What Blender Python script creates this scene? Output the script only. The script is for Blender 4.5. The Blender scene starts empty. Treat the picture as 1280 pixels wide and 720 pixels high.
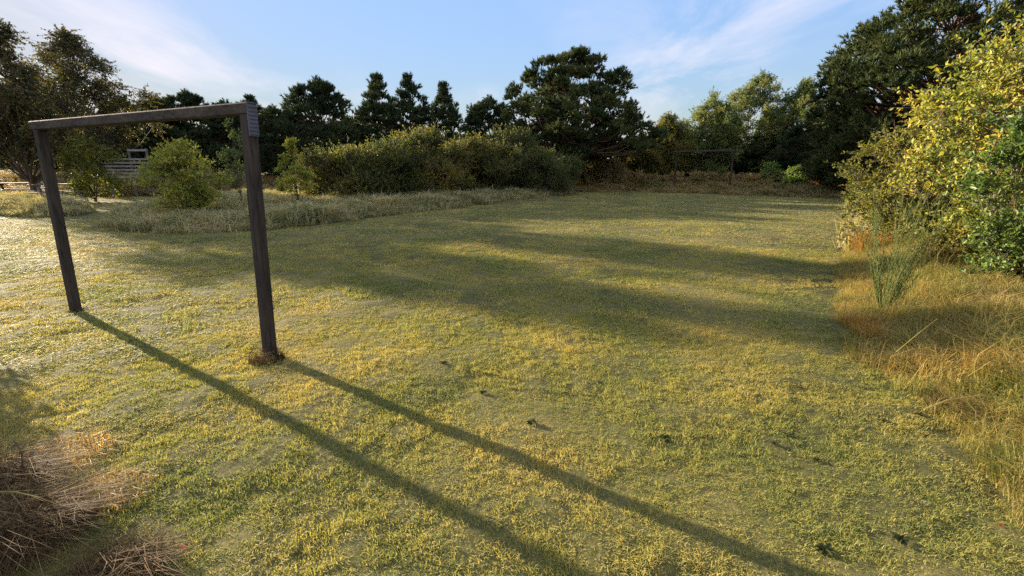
import bpy, bmesh, math, random
import numpy as np
from mathutils import Vector, Matrix

# ------------------------------------------------------------------ camera, sky, sun, exposure
S = bpy.context.scene
COL = S.collection
FPX, HZ, EYE = 600.0, 205.0, 1.6                 # focal length and horizon row of a 1280 x 720 picture, eye height
PITCH = math.atan((360 - HZ) / FPX)
cam_data = bpy.data.cameras.new('camera')
cam = bpy.data.objects.new('camera', cam_data)
COL.objects.link(cam)
cam_data.sensor_width = 36
cam_data.lens = FPX / 1280 * 36
cam_data.clip_start, cam_data.clip_end = 0.05, 2000
cam.location = (0, 0, EYE)
cam.rotation_euler = (math.pi / 2 - PITCH, 0, 0)
S.camera = cam

SUN_AZ, SUN_EL = math.radians(54.8), math.radians(12.6)     # degrees to the left of +Y, height
SUNV = Vector((-math.sin(SUN_AZ) * math.cos(SUN_EL), math.cos(SUN_AZ) * math.cos(SUN_EL), math.sin(SUN_EL)))
world = bpy.data.worlds.new("World")
S.world = world
world.use_nodes = True
wt = world.node_tree
wt.nodes.clear()
def wn(t, **k):
    n = wt.nodes.new(t)
    for a, v in k.items(): setattr(n, a, v)
    return n
def wl(a, b): wt.links.new(a, b)
sky = wn('ShaderNodeTexSky', sky_type='NISHITA', sun_disc=False)
sky.sun_elevation = SUN_EL
sky.sun_rotation = -SUN_AZ
sky.altitude = 20; sky.air_density = 1.0; sky.dust_density = 0.25; sky.ozone_density = 1.3
tc = wn('ShaderNodeTexCoord')
sep = wn('ShaderNodeSeparateXYZ'); wl(tc.outputs['Generated'], sep.inputs[0])
zz = wn('ShaderNodeMath', operation='MAXIMUM'); wl(sep.outputs[2], zz.inputs[0]); zz.inputs[1].default_value = 0.02
za = wn('ShaderNodeMath', operation='ADD'); wl(zz.outputs[0], za.inputs[0]); za.inputs[1].default_value = 0.12
cx = wn('ShaderNodeMath', operation='DIVIDE'); wl(sep.outputs[0], cx.inputs[0]); wl(za.outputs[0], cx.inputs[1])
cy = wn('ShaderNodeMath', operation='DIVIDE'); wl(sep.outputs[1], cy.inputs[0]); wl(za.outputs[0], cy.inputs[1])
comb = wn('ShaderNodeCombineXYZ'); wl(cx.outputs[0], comb.inputs[0]); wl(cy.outputs[0], comb.inputs[1])
mp = wn('ShaderNodeMapping'); wl(comb.outputs[0], mp.inputs[0])
mp.inputs['Location'].default_value = (3.1, 2.2, 0); mp.inputs['Rotation'].default_value = (0, 0, 0.7)
mp.inputs['Scale'].default_value = (0.9, 0.45, 1)
n1 = wn('ShaderNodeTexNoise'); wl(mp.outputs[0], n1.inputs['Vector'])
n1.inputs['Scale'].default_value = 1.5; n1.inputs['Detail'].default_value = 8; n1.inputs['Roughness'].default_value = 0.62
n1.inputs['Distortion'].default_value = 0.7
n2 = wn('ShaderNodeTexNoise'); wl(mp.outputs[0], n2.inputs['Vector'])
n2.inputs['Scale'].default_value = 0.55; n2.inputs['Detail'].default_value = 2
r1 = wn('ShaderNodeMapRange'); wl(n1.outputs[0], r1.inputs[0])
r1.inputs[1].default_value = 0.42; r1.inputs[2].default_value = 0.70
r2 = wn('ShaderNodeMapRange'); wl(n2.outputs[0], r2.inputs[0])
r2.inputs[1].default_value = 0.40; r2.inputs[2].default_value = 0.62
cm = wn('ShaderNodeMath', operation='MULTIPLY'); wl(r1.outputs[0], cm.inputs[0]); wl(r2.outputs[0], cm.inputs[1])
cm2 = wn('ShaderNodeMath', operation='MULTIPLY'); wl(cm.outputs[0], cm2.inputs[0]); cm2.inputs[1].default_value = 0.95
cmix = wn('ShaderNodeMix', data_type='RGBA'); wl(cm2.outputs[0], cmix.inputs[0])
tint = wn('ShaderNodeMix', data_type='RGBA', blend_type='MULTIPLY'); tint.inputs[0].default_value = 1.0
wl(sky.outputs[0], tint.inputs[6]); tint.inputs[7].default_value = (0.86, 0.885, 1.07, 1)
bw = wn('ShaderNodeRGBToBW'); wl(tint.outputs[2], bw.inputs[0])      # sky brightness compressed: glow round the sun cut, the rest lifted for ambient
c1 = wn('ShaderNodeMath', operation='MULTIPLY_ADD'); wl(bw.outputs[0], c1.inputs[0]); c1.inputs[1].default_value = 1 / 0.8; c1.inputs[2].default_value = 1.0
c2 = wn('ShaderNodeMath', operation='DIVIDE'); c2.inputs[0].default_value = 2.1; wl(c1.outputs[0], c2.inputs[1])
sc = wn('ShaderNodeVectorMath', operation='SCALE'); wl(tint.outputs[2], sc.inputs[0]); wl(c2.outputs[0], sc.inputs['Scale'])
wl(sc.outputs[0], cmix.inputs[6]); cmix.inputs[7].default_value = (2.3, 2.15, 2.3, 1)
# unseen broken bright cloud, added overhead and behind the viewer as fill light
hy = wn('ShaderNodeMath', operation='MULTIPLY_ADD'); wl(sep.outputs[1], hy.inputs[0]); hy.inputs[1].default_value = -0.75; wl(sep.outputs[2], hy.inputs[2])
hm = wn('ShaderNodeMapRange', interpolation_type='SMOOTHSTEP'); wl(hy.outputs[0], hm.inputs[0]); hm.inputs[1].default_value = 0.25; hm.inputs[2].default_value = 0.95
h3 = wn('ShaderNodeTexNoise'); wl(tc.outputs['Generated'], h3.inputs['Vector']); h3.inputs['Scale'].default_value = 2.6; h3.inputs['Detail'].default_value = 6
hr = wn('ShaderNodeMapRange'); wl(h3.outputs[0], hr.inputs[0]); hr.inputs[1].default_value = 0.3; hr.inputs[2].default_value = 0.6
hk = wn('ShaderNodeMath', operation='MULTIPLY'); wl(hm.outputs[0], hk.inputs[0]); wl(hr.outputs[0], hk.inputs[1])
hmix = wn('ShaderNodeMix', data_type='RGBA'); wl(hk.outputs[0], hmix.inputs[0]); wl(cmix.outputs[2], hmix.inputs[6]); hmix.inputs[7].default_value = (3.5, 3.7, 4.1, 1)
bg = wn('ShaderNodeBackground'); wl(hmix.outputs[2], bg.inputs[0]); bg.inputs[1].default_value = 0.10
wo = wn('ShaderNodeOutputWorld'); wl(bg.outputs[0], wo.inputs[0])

sun_data = bpy.data.lights.new('sun', 'SUN')
sun_data.energy = 5.0
sun_data.angle = math.radians(0.55)
sun_data.color = (1.0, 0.83, 0.60)
sun = bpy.data.objects.new('sun', sun_data)
COL.objects.link(sun)
sun.location = SUNV * 60
sun.rotation_euler = SUNV.to_track_quat('Z', 'Y').to_euler()

S.view_settings.view_transform = 'Standard'
S.view_settings.look = 'None'
S.view_settings.exposure = 2.2
S.view_settings.gamma = 1
S.view_settings.use_curve_mapping = False
S.render.engine = 'CYCLES'
S.cycles.max_bounces = 6; S.cycles.diffuse_bounces = 3; S.cycles.transmission_bounces = 4
S.cycles.use_denoising = False
S.cycles.sample_clamp_indirect = 4.0

# ------------------------------------------------------------------ helpers
CP, SP = math.cos(PITCH), math.sin(PITCH)
def ray(px, py):
    u = 360 - py
    return (px - 640.0, FPX * CP + u * SP, u * CP - FPX * SP)
def G(px, py, z=0.0):
    d = ray(px, py); k = (z - EYE) / d[2]
    return (d[0] * k, d[1] * k)
def F(px, py, Y):
    d = ray(px, py); k = Y / d[1]
    return Vector((d[0] * k, Y, EYE + d[2] * k))

def hash2(i, j, seed):
    h = (i * 374761393 + j * 668265263 + seed * 974634777) & 0xFFFFFFFF
    h = ((h ^ (h >> 13)) * 1274126177) & 0xFFFFFFFF
    return ((h ^ (h >> 16)) & 0xFFFF) / 65535.0
def vnoise(x, y, seed=0):
    x = np.asarray(x, float); y = np.asarray(y, float)
    i = np.floor(x).astype(np.int64); j = np.floor(y).astype(np.int64)
    fx = x - i; fy = y - j
    fx = fx * fx * (3 - 2 * fx); fy = fy * fy * (3 - 2 * fy)
    a = hash2(i, j, seed); b = hash2(i + 1, j, seed); c = hash2(i, j + 1, seed); d = hash2(i + 1, j + 1, seed)
    return (a + (b - a) * fx) * (1 - fy) + (c + (d - c) * fx) * fy

def inside(poly, x, y):
    x = np.asarray(x, float); y = np.asarray(y, float)
    r = np.zeros(x.shape, bool); n = len(poly)
    for k in range(n):
        x0, y0 = poly[k]; x1, y1 = poly[(k + 1) % n]
        if y0 == y1: continue
        c = ((y0 > y) != (y1 > y)) & (x < (x1 - x0) * (y - y0) / (y1 - y0) + x0)
        r ^= c
    return r
def edge_dist(poly, x, y):
    x = np.asarray(x, float); y = np.asarray(y, float)
    best = np.full(x.shape, 1e9); n = len(poly)
    for k in range(n):
        x0, y0 = poly[k]; x1, y1 = poly[(k + 1) % n]
        dx, dy = x1 - x0, y1 - y0; L = dx * dx + dy * dy + 1e-9
        t = np.clip(((x - x0) * dx + (y - y0) * dy) / L, 0, 1)
        best = np.minimum(best, np.hypot(x - x0 - t * dx, y - y0 - t * dy))
    return best
def smooth(t):
    t = np.clip(t, 0, 1); return t * t * (3 - 2 * t)

# outlines of the rough-grass areas, on the ground
BED_LEFT = [G(128, 283), G(170, 289.5), G(240, 291), G(330, 288), G(400, 281), G(470, 272), G(550, 262), G(640, 251), G(700, 244), G(722, 240.5),
            (4.0, 36.0), (-4.0, 36.0), G(430, 239), G(330, 246), G(250, 253), G(215, 262), G(160, 268)]
BED_SMALL = [G(-60, 268), G(0, 271), G(60, 272), G(112, 268), G(118, 263), G(100, 256), G(60, 249), G(-60, 249)]
BANK_BACK = [(-60, 21.0), (-23, 22.0), G(60, 243), G(150, 246), G(210, 245), G(240, 243), (-9, 34), (-9, 60), (-60, 60)]
BANK_RIGHT = [G(1063, 249), G(1066, 280), G(1060, 310), G(1050, 345), G(1046, 395), G(1062, 440), G(1102, 470), G(1162, 522), G(1222, 580), G(1278, 645), G(1340, 720),
              (3.2, 0.4), (30, 0.4), (60, 26), (30, 30)]
BANK_FAR = [G(722, 241), G(800, 240), G(880, 243), G(960, 246), G(1062, 249), (30, 30), (60, 40), (50, 70), (0, 70), (2, 36)]
BANKS = [(BED_LEFT, 0.16, 0.9), (BED_SMALL, 0.14, 0.8), (BANK_BACK, 0.75, 7.0), (BANK_RIGHT, 0.30, 1.3), (BANK_FAR, 0.28, 4.0)]

def H(x, y):
    x = np.asarray(x, float); y = np.asarray(y, float)
    d = np.hypot(x, y); k = np.clip(1.4 - d / 14.0, 0, 1)
    h = k * (0.032 * (vnoise(x / 0.17, y / 0.22, 1) - 0.5) + 0.028 * (vnoise(x / 0.6 + 9, y / 0.6, 2) - 0.5)) + 0.05 * (vnoise(x / 2.6, y / 2.6, 3) - 0.5)
    for poly, a, w in BANKS:
        m = inside(poly, x, y)
        if m.any():
            e = edge_dist(poly, x, y)
            h = h + np.where(m, a * smooth(e / w), 0)
    return h
def H1(x, y): return float(H(np.array([x]), np.array([y]))[0])

def GB(px, py):
    z = 0.0
    for _ in range(6): z = H1(*G(px, py, z))
    return G(px, py, z)
def prop(o, label=None, cat=None, group=None, kind=None):
    if label: o['label'] = label
    if cat: o['category'] = cat
    if group: o['group'] = group
    if kind: o['kind'] = kind
    return o
def empty(name, loc, rz=0.0):
    o = bpy.data.objects.new(name, None)
    o.empty_display_size = 0.2
    COL.objects.link(o); o.location = loc; o.rotation_euler = (0, 0, rz)
    return o
def link(name, me, mat=None, parent=None):
    o = bpy.data.objects.new(name, me)
    if mat is not None: me.materials.append(mat)
    COL.objects.link(o)
    if parent is not None: o.parent = parent
    return o
def np_mesh(name, V, faces_flat, loop_tot, smooth_shade=False):
    me = bpy.data.meshes.new(name)
    V = np.asarray(V, np.float32); faces_flat = np.asarray(faces_flat, np.int32); loop_tot = np.asarray(loop_tot, np.int32)
    me.vertices.add(len(V)); me.vertices.foreach_set('co', V.ravel())
    me.loops.add(len(faces_flat)); me.loops.foreach_set('vertex_index', faces_flat)
    me.polygons.add(len(loop_tot))
    st = np.concatenate([[0], np.cumsum(loop_tot)[:-1]]).astype(np.int32)
    me.polygons.foreach_set('loop_start', st)
    me.polygons.foreach_set('loop_total', loop_tot)
    if smooth_shade: me.polygons.foreach_set('use_smooth', np.ones(len(loop_tot), bool))
    me.update(calc_edges=True)
    return me
def unit(a):
    return a / np.maximum(np.linalg.norm(a, axis=-1, keepdims=True), 1e-9)
def randdir(rng, n):
    return unit(rng.normal(size=(n, 3)))

class MB:
    """gathers vertices and faces of one mesh"""
    def __init__(s): s.v = []; s.f = []
    def tube(s, pts, rad, sides=6, cap=True):
        pts = [Vector(p) for p in pts]; b0 = len(s.v); n = len(pts)
        ref = Vector((0.31, 0.92, 0.17))
        for i, p in enumerate(pts):
            t = (pts[min(i + 1, n - 1)] - pts[max(i - 1, 0)]).normalized()
            a = t.cross(ref)
            if a.length < 1e-3: a = t.cross(Vector((1, 0, 0)))
            a.normalize(); b = t.cross(a)
            for k in range(sides):
                w = 2 * math.pi * k / sides
                s.v.append(p + (a * math.cos(w) + b * math.sin(w)) * rad[i])
        for i in range(n - 1):
            for k in range(sides):
                k2 = (k + 1) % sides
                s.f.append((b0 + i * sides + k, b0 + i * sides + k2, b0 + (i + 1) * sides + k2, b0 + (i + 1) * sides + k))
        if cap:
            s.f.append(tuple(b0 + (n - 1) * sides + k for k in range(sides)))
            s.f.append(tuple(b0 + k for k in reversed(range(sides))))
    def beam(s, a, b, w, d, up=Vector((0, 0, 1)), bev=0.008):
        """squared timber from a to b, w across, d along up, chamfered edges"""
        a, b = Vector(a), Vector(b); t = (b - a).normalized()
        x = t.cross(up).normalized(); y = x.cross(t).normalized()
        prof = []
        for sx, sy in ((1, 1), (-1, 1), (-1, -1), (1, -1)):
            c1 = (sx * (w / 2 - bev), sy * d / 2); c2 = (sx * w / 2, sy * (d / 2 - bev))
            prof += [c2, c1] if sx * sy > 0 else [c1, c2]
        b0 = len(s.v); n = len(prof)
        for q in (a, b):
            for px, py in prof: s.v.append(q + x * px + y * py)
        for k in range(n):
            k2 = (k + 1) % n
            s.f.append((b0 + k, b0 + k2, b0 + n + k2, b0 + n + k))
        s.f.append(tuple(b0 + k for k in reversed(range(n)))); s.f.append(tuple(b0 + n + k for k in range(n)))
    def box(s, c, sx, sy, sz, bev=0.004):
        c = Vector(c); s.beam(c - Vector((sx / 2, 0, 0)), c + Vector((sx / 2, 0, 0)), sy, sz, bev=bev)
    def mesh(s, name, smooth_shade=False):
        me = bpy.data.meshes.new(name); me.from_pydata([tuple(v) for v in s.v], [], s.f)
        if smooth_shade: me.polygons.foreach_set('use_smooth', [True] * len(me.polygons))
        bm = bmesh.new(); bm.from_mesh(me); bmesh.ops.recalc_face_normals(bm, faces=bm.faces); bm.to_mesh(me); bm.free()
        me.update(); return me
    def build(s, name, mat, parent=None, smooth_shade=False):
        return link(name, s.mesh(name, smooth_shade), mat, parent)

# ------------------------------------------------------------------ materials
def nodes_of(name):
    m = bpy.data.materials.new(name); m.use_nodes = True
    t = m.node_tree; t.nodes.clear()
    def N(ty, **k):
        n = t.nodes.new(ty)
        for a, v in k.items(): setattr(n, a, v)
        return n
    return m, t, N, (lambda a, b: t.links.new(a, b))
def ramp(N, cols):
    r = N('ShaderNodeValToRGB'); e = r.color_ramp.elements
    while len(e) < len(cols): e.new(0.5)
    for k, (p, c) in enumerate(cols):
        e[k].position = p; e[k].color = (c[0], c[1], c[2], 1)
    return r
def leaf_mat(name, cols, transl=0.4, rough=0.6, spec=0.18, nscale=1.2, mix=0.55, warm=(1.25, 1.15, 0.6), obj_rand=0.0, sheen=0.0):
    """leaf or blade: per-leaf colour plus slow drift over the plant, light through the blade"""
    m, t, N, L = nodes_of(name)
    geo = N('ShaderNodeNewGeometry')
    noi = N('ShaderNodeTexNoise'); L(geo.outputs['Position'], noi.inputs['Vector'])
    noi.inputs['Scale'].default_value = nscale; noi.inputs['Detail'].default_value = 3
    mr = N('ShaderNodeMapRange'); L(noi.outputs[0], mr.inputs[0]); mr.inputs[1].default_value = 0.3; mr.inputs[2].default_value = 0.7
    mx = N('ShaderNodeMix'); mx.inputs[0].default_value = mix
    L(geo.outputs['Random Per Island'], mx.inputs[2]); L(mr.outputs[0], mx.inputs[3])
    src = mx.outputs[0]
    if obj_rand:
        oi = N('ShaderNodeObjectInfo'); m2 = N('ShaderNodeMix'); m2.inputs[0].default_value = obj_rand
        L(src, m2.inputs[2]); L(oi.outputs['Random'], m2.inputs[3]); src = m2.outputs[0]
    r = ramp(N, cols); L(src, r.inputs[0])
    p = N('ShaderNodeBsdfPrincipled'); L(r.outputs[0], p.inputs['Base Color'])
    p.inputs['Roughness'].default_value = rough; p.inputs['Specular IOR Level'].default_value = spec
    if sheen:      # dew on the blades
        p.inputs['Sheen Weight'].default_value = sheen; p.inputs['Sheen Roughness'].default_value = 0.45
    tr = N('ShaderNodeBsdfTranslucent')
    wm = N('ShaderNodeMix', data_type='RGBA', blend_type='MULTIPLY'); wm.inputs[0].default_value = 1
    L(r.outputs[0], wm.inputs[6]); wm.inputs[7].default_value = (*warm, 1); L(wm.outputs[2], tr.inputs[0])
    ms = N('ShaderNodeMixShader'); ms.inputs[0].default_value = transl
    L(p.outputs[0], ms.inputs[1]); L(tr.outputs[0], ms.inputs[2])
    o = N('ShaderNodeOutputMaterial'); L(ms.outputs[0], o.inputs[0])
    return m
def wood_mat(name, c0, c1, scale=(30, 30, 2.5), rough=0.85, bump=0.5):
    m, t, N, L = nodes_of(name)
    tcn = N('ShaderNodeTexCoord'); mpn = N('ShaderNodeMapping'); L(tcn.outputs['Object'], mpn.inputs[0])
    mpn.inputs['Scale'].default_value = scale
    a = N('ShaderNodeTexNoise'); L(mpn.outputs[0], a.inputs['Vector']); a.inputs['Scale'].default_value = 1.0; a.inputs['Detail'].default_value = 7; a.inputs['Roughness'].default_value = 0.65
    b = N('ShaderNodeTexNoise'); L(tcn.outputs['Object'], b.inputs['Vector']); b.inputs['Scale'].default_value = 2.2; b.inputs['Detail'].default_value = 4
    mx = N('ShaderNodeMix'); mx.inputs[0].default_value = 0.4; L(a.outputs[0], mx.inputs[2]); L(b.outputs[0], mx.inputs[3])
    r = ramp(N, [(0.33, c0), (0.66, c1)]); L(mx.outputs[0], r.inputs[0])
    mp2 = N('ShaderNodeMapping'); L(tcn.outputs['Object'], mp2.inputs[0]); mp2.inputs['Scale'].default_value = tuple(v * 0.55 if v > 9 else v * 0.35 for v in scale)
    ck = N('ShaderNodeTexNoise'); L(mp2.outputs[0], ck.inputs['Vector']); ck.inputs['Scale'].default_value = 1.0; ck.inputs['Detail'].default_value = 3
    cs = N('ShaderNodeMath', operation='SUBTRACT'); L(ck.outputs[0], cs.inputs[0]); cs.inputs[1].default_value = 0.5
    ca = N('ShaderNodeMath', operation='ABSOLUTE'); L(cs.outputs[0], ca.inputs[0])
    cr = N('ShaderNodeMapRange'); L(ca.outputs[0], cr.inputs[0]); cr.inputs[1].default_value = 0.0; cr.inputs[2].default_value = 0.022; cr.inputs[3].default_value = 0.25
    cmx = N('ShaderNodeMix', data_type='RGBA', blend_type='MULTIPLY'); cmx.inputs[0].default_value = 1; L(r.outputs[0], cmx.inputs[6]); L(cr.outputs[0], cmx.inputs[7])
    p = N('ShaderNodeBsdfPrincipled'); L(cmx.outputs[2], p.inputs['Base Color']); p.inputs['Roughness'].default_value = rough
    p.inputs['Specular IOR Level'].default_value = 0.25
    bp = N('ShaderNodeBump'); bp.inputs['Strength'].default_value = bump; bp.inputs['Distance'].default_value = 0.006
    L(a.outputs[0], bp.inputs['Height']); L(bp.outputs[0], p.inputs['Normal'])
    o = N('ShaderNodeOutputMaterial'); L(p.outputs[0], o.inputs[0])
    return m
def ground_mat(name):
    m, t, N, L = nodes_of(name)
    geo = N('ShaderNodeNewGeometry')
    a = N('ShaderNodeTexNoise'); L(geo.outputs['Position'], a.inputs['Vector']); a.inputs['Scale'].default_value = 0.55; a.inputs['Detail'].default_value = 6
    b = N('ShaderNodeTexNoise'); L(geo.outputs['Position'], b.inputs['Vector']); b.inputs['Scale'].default_value = 26; b.inputs['Detail'].default_value = 6; b.inputs['Roughness'].default_value = 0.7
    mx = N('ShaderNodeMix'); mx.inputs[0].default_value = 0.5; L(a.outputs[0], mx.inputs[2]); L(b.outputs[0], mx.inputs[3])
    r = ramp(N, [(0.36, (0.03, 0.032, 0.012)), (0.5, (0.085, 0.08, 0.028)), (0.64, (0.17, 0.135, 0.048))]); L(mx.outputs[0], r.inputs[0])
    p = N('ShaderNodeBsdfPrincipled'); L(r.outputs[0], p.inputs['Base Color']); p.inputs['Roughness'].default_value = 0.95; p.inputs['Specular IOR Level'].default_value = 0.1
    bp = N('ShaderNodeBump'); bp.inputs['Strength'].default_value = 0.8; bp.inputs['Distance'].default_value = 0.02; L(b.outputs[0], bp.inputs['Height']); L(bp.outputs[0], p.inputs['Normal'])
    o = N('ShaderNodeOutputMaterial'); L(p.outputs[0], o.inputs[0])
    return m

M = {}
M['ground'] = ground_mat('turf_soil')
M['lawn'] = leaf_mat('lawn_blade', [(0.2, (0.10, 0.15, 0.042)), (0.42, (0.235, 0.235, 0.058)), (0.6, (0.35, 0.31, 0.085)), (0.84, (0.47, 0.35, 0.125))], transl=0.45, rough=0.6, spec=0.13, nscale=0.7, mix=0.5, obj_rand=0.16, sheen=0.14)
M['straw'] = leaf_mat('rough_grass_blade', [(0.12, (0.06, 0.10, 0.024)), (0.36, (0.17, 0.17, 0.045)), (0.62, (0.38, 0.31, 0.11)), (0.80, (0.30, 0.175, 0.06)), (0.98, (0.52, 0.44, 0.24))], transl=0.42, rough=0.7, spec=0.12, nscale=1.6, mix=0.4, obj_rand=0.2)
M['pale_grass'] = leaf_mat('frosted_grass_blade', [(0.15, (0.12, 0.145, 0.07)), (0.45, (0.27, 0.26, 0.14)), (0.7, (0.44, 0.38, 0.21)), (0.95, (0.34, 0.23, 0.12))], transl=0.4, rough=0.8, spec=0.08, nscale=0.8, mix=0.45, obj_rand=0.2)
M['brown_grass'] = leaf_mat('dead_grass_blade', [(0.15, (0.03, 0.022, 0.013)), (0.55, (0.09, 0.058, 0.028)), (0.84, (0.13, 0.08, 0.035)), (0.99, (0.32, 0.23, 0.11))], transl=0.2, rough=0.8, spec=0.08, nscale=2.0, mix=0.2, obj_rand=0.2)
M['orange_grass'] = leaf_mat('orange_grass_blade', [(0.15, (0.22, 0.12, 0.03)), (0.5, (0.36, 0.20, 0.045)), (0.9, (0.42, 0.28, 0.09))], transl=0.4, nscale=2.0, mix=0.35)
M['pine'] = leaf_mat('pine_needle', [(0.2, (0.024, 0.038, 0.016)), (0.55, (0.048, 0.066, 0.024)), (0.9, (0.105, 0.11, 0.038))], transl=0.2, rough=0.75, spec=0.1, nscale=0.7)
M['pine_far'] = leaf_mat('dark_pine_needle', [(0.2, (0.020, 0.034, 0.018)), (0.55, (0.036, 0.054, 0.024)), (0.9, (0.072, 0.085, 0.032))], transl=0.18, rough=0.75, spec=0.1, nscale=0.6)
M['birch'] = leaf_mat('birch_leaf', [(0.2, (0.040, 0.045, 0.020)), (0.55, (0.075, 0.075, 0.028)), (0.9, (0.13, 0.10, 0.04))], transl=0.35, nscale=0.8)
M['hedge'] = leaf_mat('hedge_leaf', [(0.15, (0.045, 0.065, 0.018)), (0.5, (0.10, 0.11, 0.026)), (0.9, (0.24, 0.185, 0.040))], transl=0.5, nscale=0.6)
M['hedge_green'] = leaf_mat('hedge_green_leaf', [(0.15, (0.035, 0.060, 0.018)), (0.5, (0.075, 0.10, 0.028)), (0.9, (0.19, 0.17, 0.045))], transl=0.45, nscale=0.6)
M['olive'] = leaf_mat('olive_leaf', [(0.15, (0.055, 0.075, 0.018)), (0.5, (0.11, 0.125, 0.025)), (0.85, (0.19, 0.17, 0.04))], transl=0.42, nscale=1.0)
M['lime'] = leaf_mat('lime_leaf', [(0.15, (0.12, 0.16, 0.028)), (0.5, (0.27, 0.29, 0.05)), (0.85, (0.42, 0.38, 0.085))], transl=0.45, nscale=1.0)
M['fresh'] = leaf_mat('fresh_leaf', [(0.15, (0.07, 0.13, 0.030)), (0.5, (0.13, 0.21, 0.045)), (0.85, (0.22, 0.27, 0.065))], transl=0.42, nscale=1.2)
M['willow'] = leaf_mat('willow_leaf', [(0.15, (0.070, 0.115, 0.034)), (0.5, (0.135, 0.18, 0.052)), (0.85, (0.24, 0.24, 0.08))], transl=0.4, nscale=0.7)
M['yellow'] = leaf_mat('yellowing_leaf', [(0.12, (0.075, 0.115, 0.024)), (0.46, (0.19, 0.225, 0.040)), (0.76, (0.38, 0.33, 0.060)), (0.97, (0.36, 0.17, 0.03))], transl=0.45, rough=0.5, spec=0.3, nscale=1.6, mix=0.4)
M['glossy'] = leaf_mat('glossy_green_leaf', [(0.15, (0.045, 0.090, 0.018)), (0.5, (0.085, 0.145, 0.028)), (0.9, (0.18, 0.20, 0.040))], transl=0.42, rough=0.45, spec=0.35, nscale=1.6)
M['red'] = leaf_mat('reddening_leaf', [(0.15, (0.07, 0.07, 0.02)), (0.5, (0.20, 0.075, 0.03)), (0.9, (0.30, 0.11, 0.04))], transl=0.35, nscale=3)
M['broom'] = leaf_mat('broom_stem', [(0.2, (0.055, 0.085, 0.022)), (0.6, (0.10, 0.13, 0.035)), (0.9, (0.19, 0.17, 0.05))], transl=0.2, nscale=3)
M['bracken'] = leaf_mat('bracken_frond', [(0.15, (0.09, 0.10, 0.03)), (0.45, (0.20, 0.155, 0.065)), (0.7, (0.33, 0.24, 0.11)), (0.93, (0.27, 0.145, 0.05))], transl=0.35, nscale=0.8)
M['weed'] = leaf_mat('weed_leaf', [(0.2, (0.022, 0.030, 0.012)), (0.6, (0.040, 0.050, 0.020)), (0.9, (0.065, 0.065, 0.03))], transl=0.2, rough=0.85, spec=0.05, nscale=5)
M['bark'] = wood_mat('rough_bark', (0.035, 0.026, 0.020), (0.12, 0.085, 0.06), scale=(14, 14, 5), bump=0.9)
M['pine_bark'] = wood_mat('pine_bark', (0.06, 0.036, 0.024), (0.17, 0.095, 0.055), scale=(12, 12, 4), bump=0.9)
M['birch_bark'] = wood_mat('birch_bark', (0.12, 0.11, 0.10), (0.38, 0.36, 0.33), scale=(6, 6, 18), bump=0.4)
M['twig'] = wood_mat('twig_bark', (0.05, 0.036, 0.028), (0.13, 0.095, 0.07), scale=(20, 20, 8))
M['goal'] = wood_mat('weathered_goal_timber', (0.009, 0.0075, 0.0065), (0.050, 0.037, 0.029), scale=(38, 38, 3))
M['goal_bar'] = wood_mat('weathered_bar_timber', (0.014, 0.011, 0.009), (0.075, 0.057, 0.044), scale=(3, 38, 38))
M['plate'] = wood_mat('grey_corner_plate', (0.045, 0.045, 0.058), (0.095, 0.095, 0.12), scale=(8, 8, 8), rough=0.55, bump=0.2)
M['fence'] = wood_mat('grey_fence_timber', (0.15, 0.14, 0.135), (0.34, 0.32, 0.31), scale=(3, 20, 20))
M['dark_timber'] = wood_mat('dark_table_timber', (0.06, 0.048, 0.04), (0.19, 0.155, 0.13), scale=(3, 24, 24))

# ------------------------------------------------------------------ ground
def axis_lines(a, b, step, far, grow=1.12):
    mid = list(np.arange(a, b + 1e-6, step)); s = step; hi = mid[-1]; lo = mid[0]; up = []; dn = []
    while hi < far: s *= grow; hi += s; up.append(hi)
    s = step
    while lo > -far: s *= grow; lo -= s; dn.append(lo)
    return np.array(dn[::-1] + mid + up)
gx = axis_lines(-8.0, 8.0, 0.075, 600); gy = axis_lines(0.3, 10.0, 0.075, 700)
XX, YY = np.meshgrid(gx, gy)
ZZ = H(XX.ravel(), YY.ravel())
V = np.stack([XX.ravel(), YY.ravel(), ZZ], 1)
nx, ny = len(gx), len(gy)
ii = (np.arange(ny - 1)[:, None] * nx + np.arange(nx - 1)[None, :]).ravel()
Fq = np.stack([ii, ii + 1, ii + nx + 1, ii + nx], 1)
prop(link('ground', np_mesh('ground', V, Fq.ravel(), np.full(len(Fq), 4), True), M['ground']), kind='structure')

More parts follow.
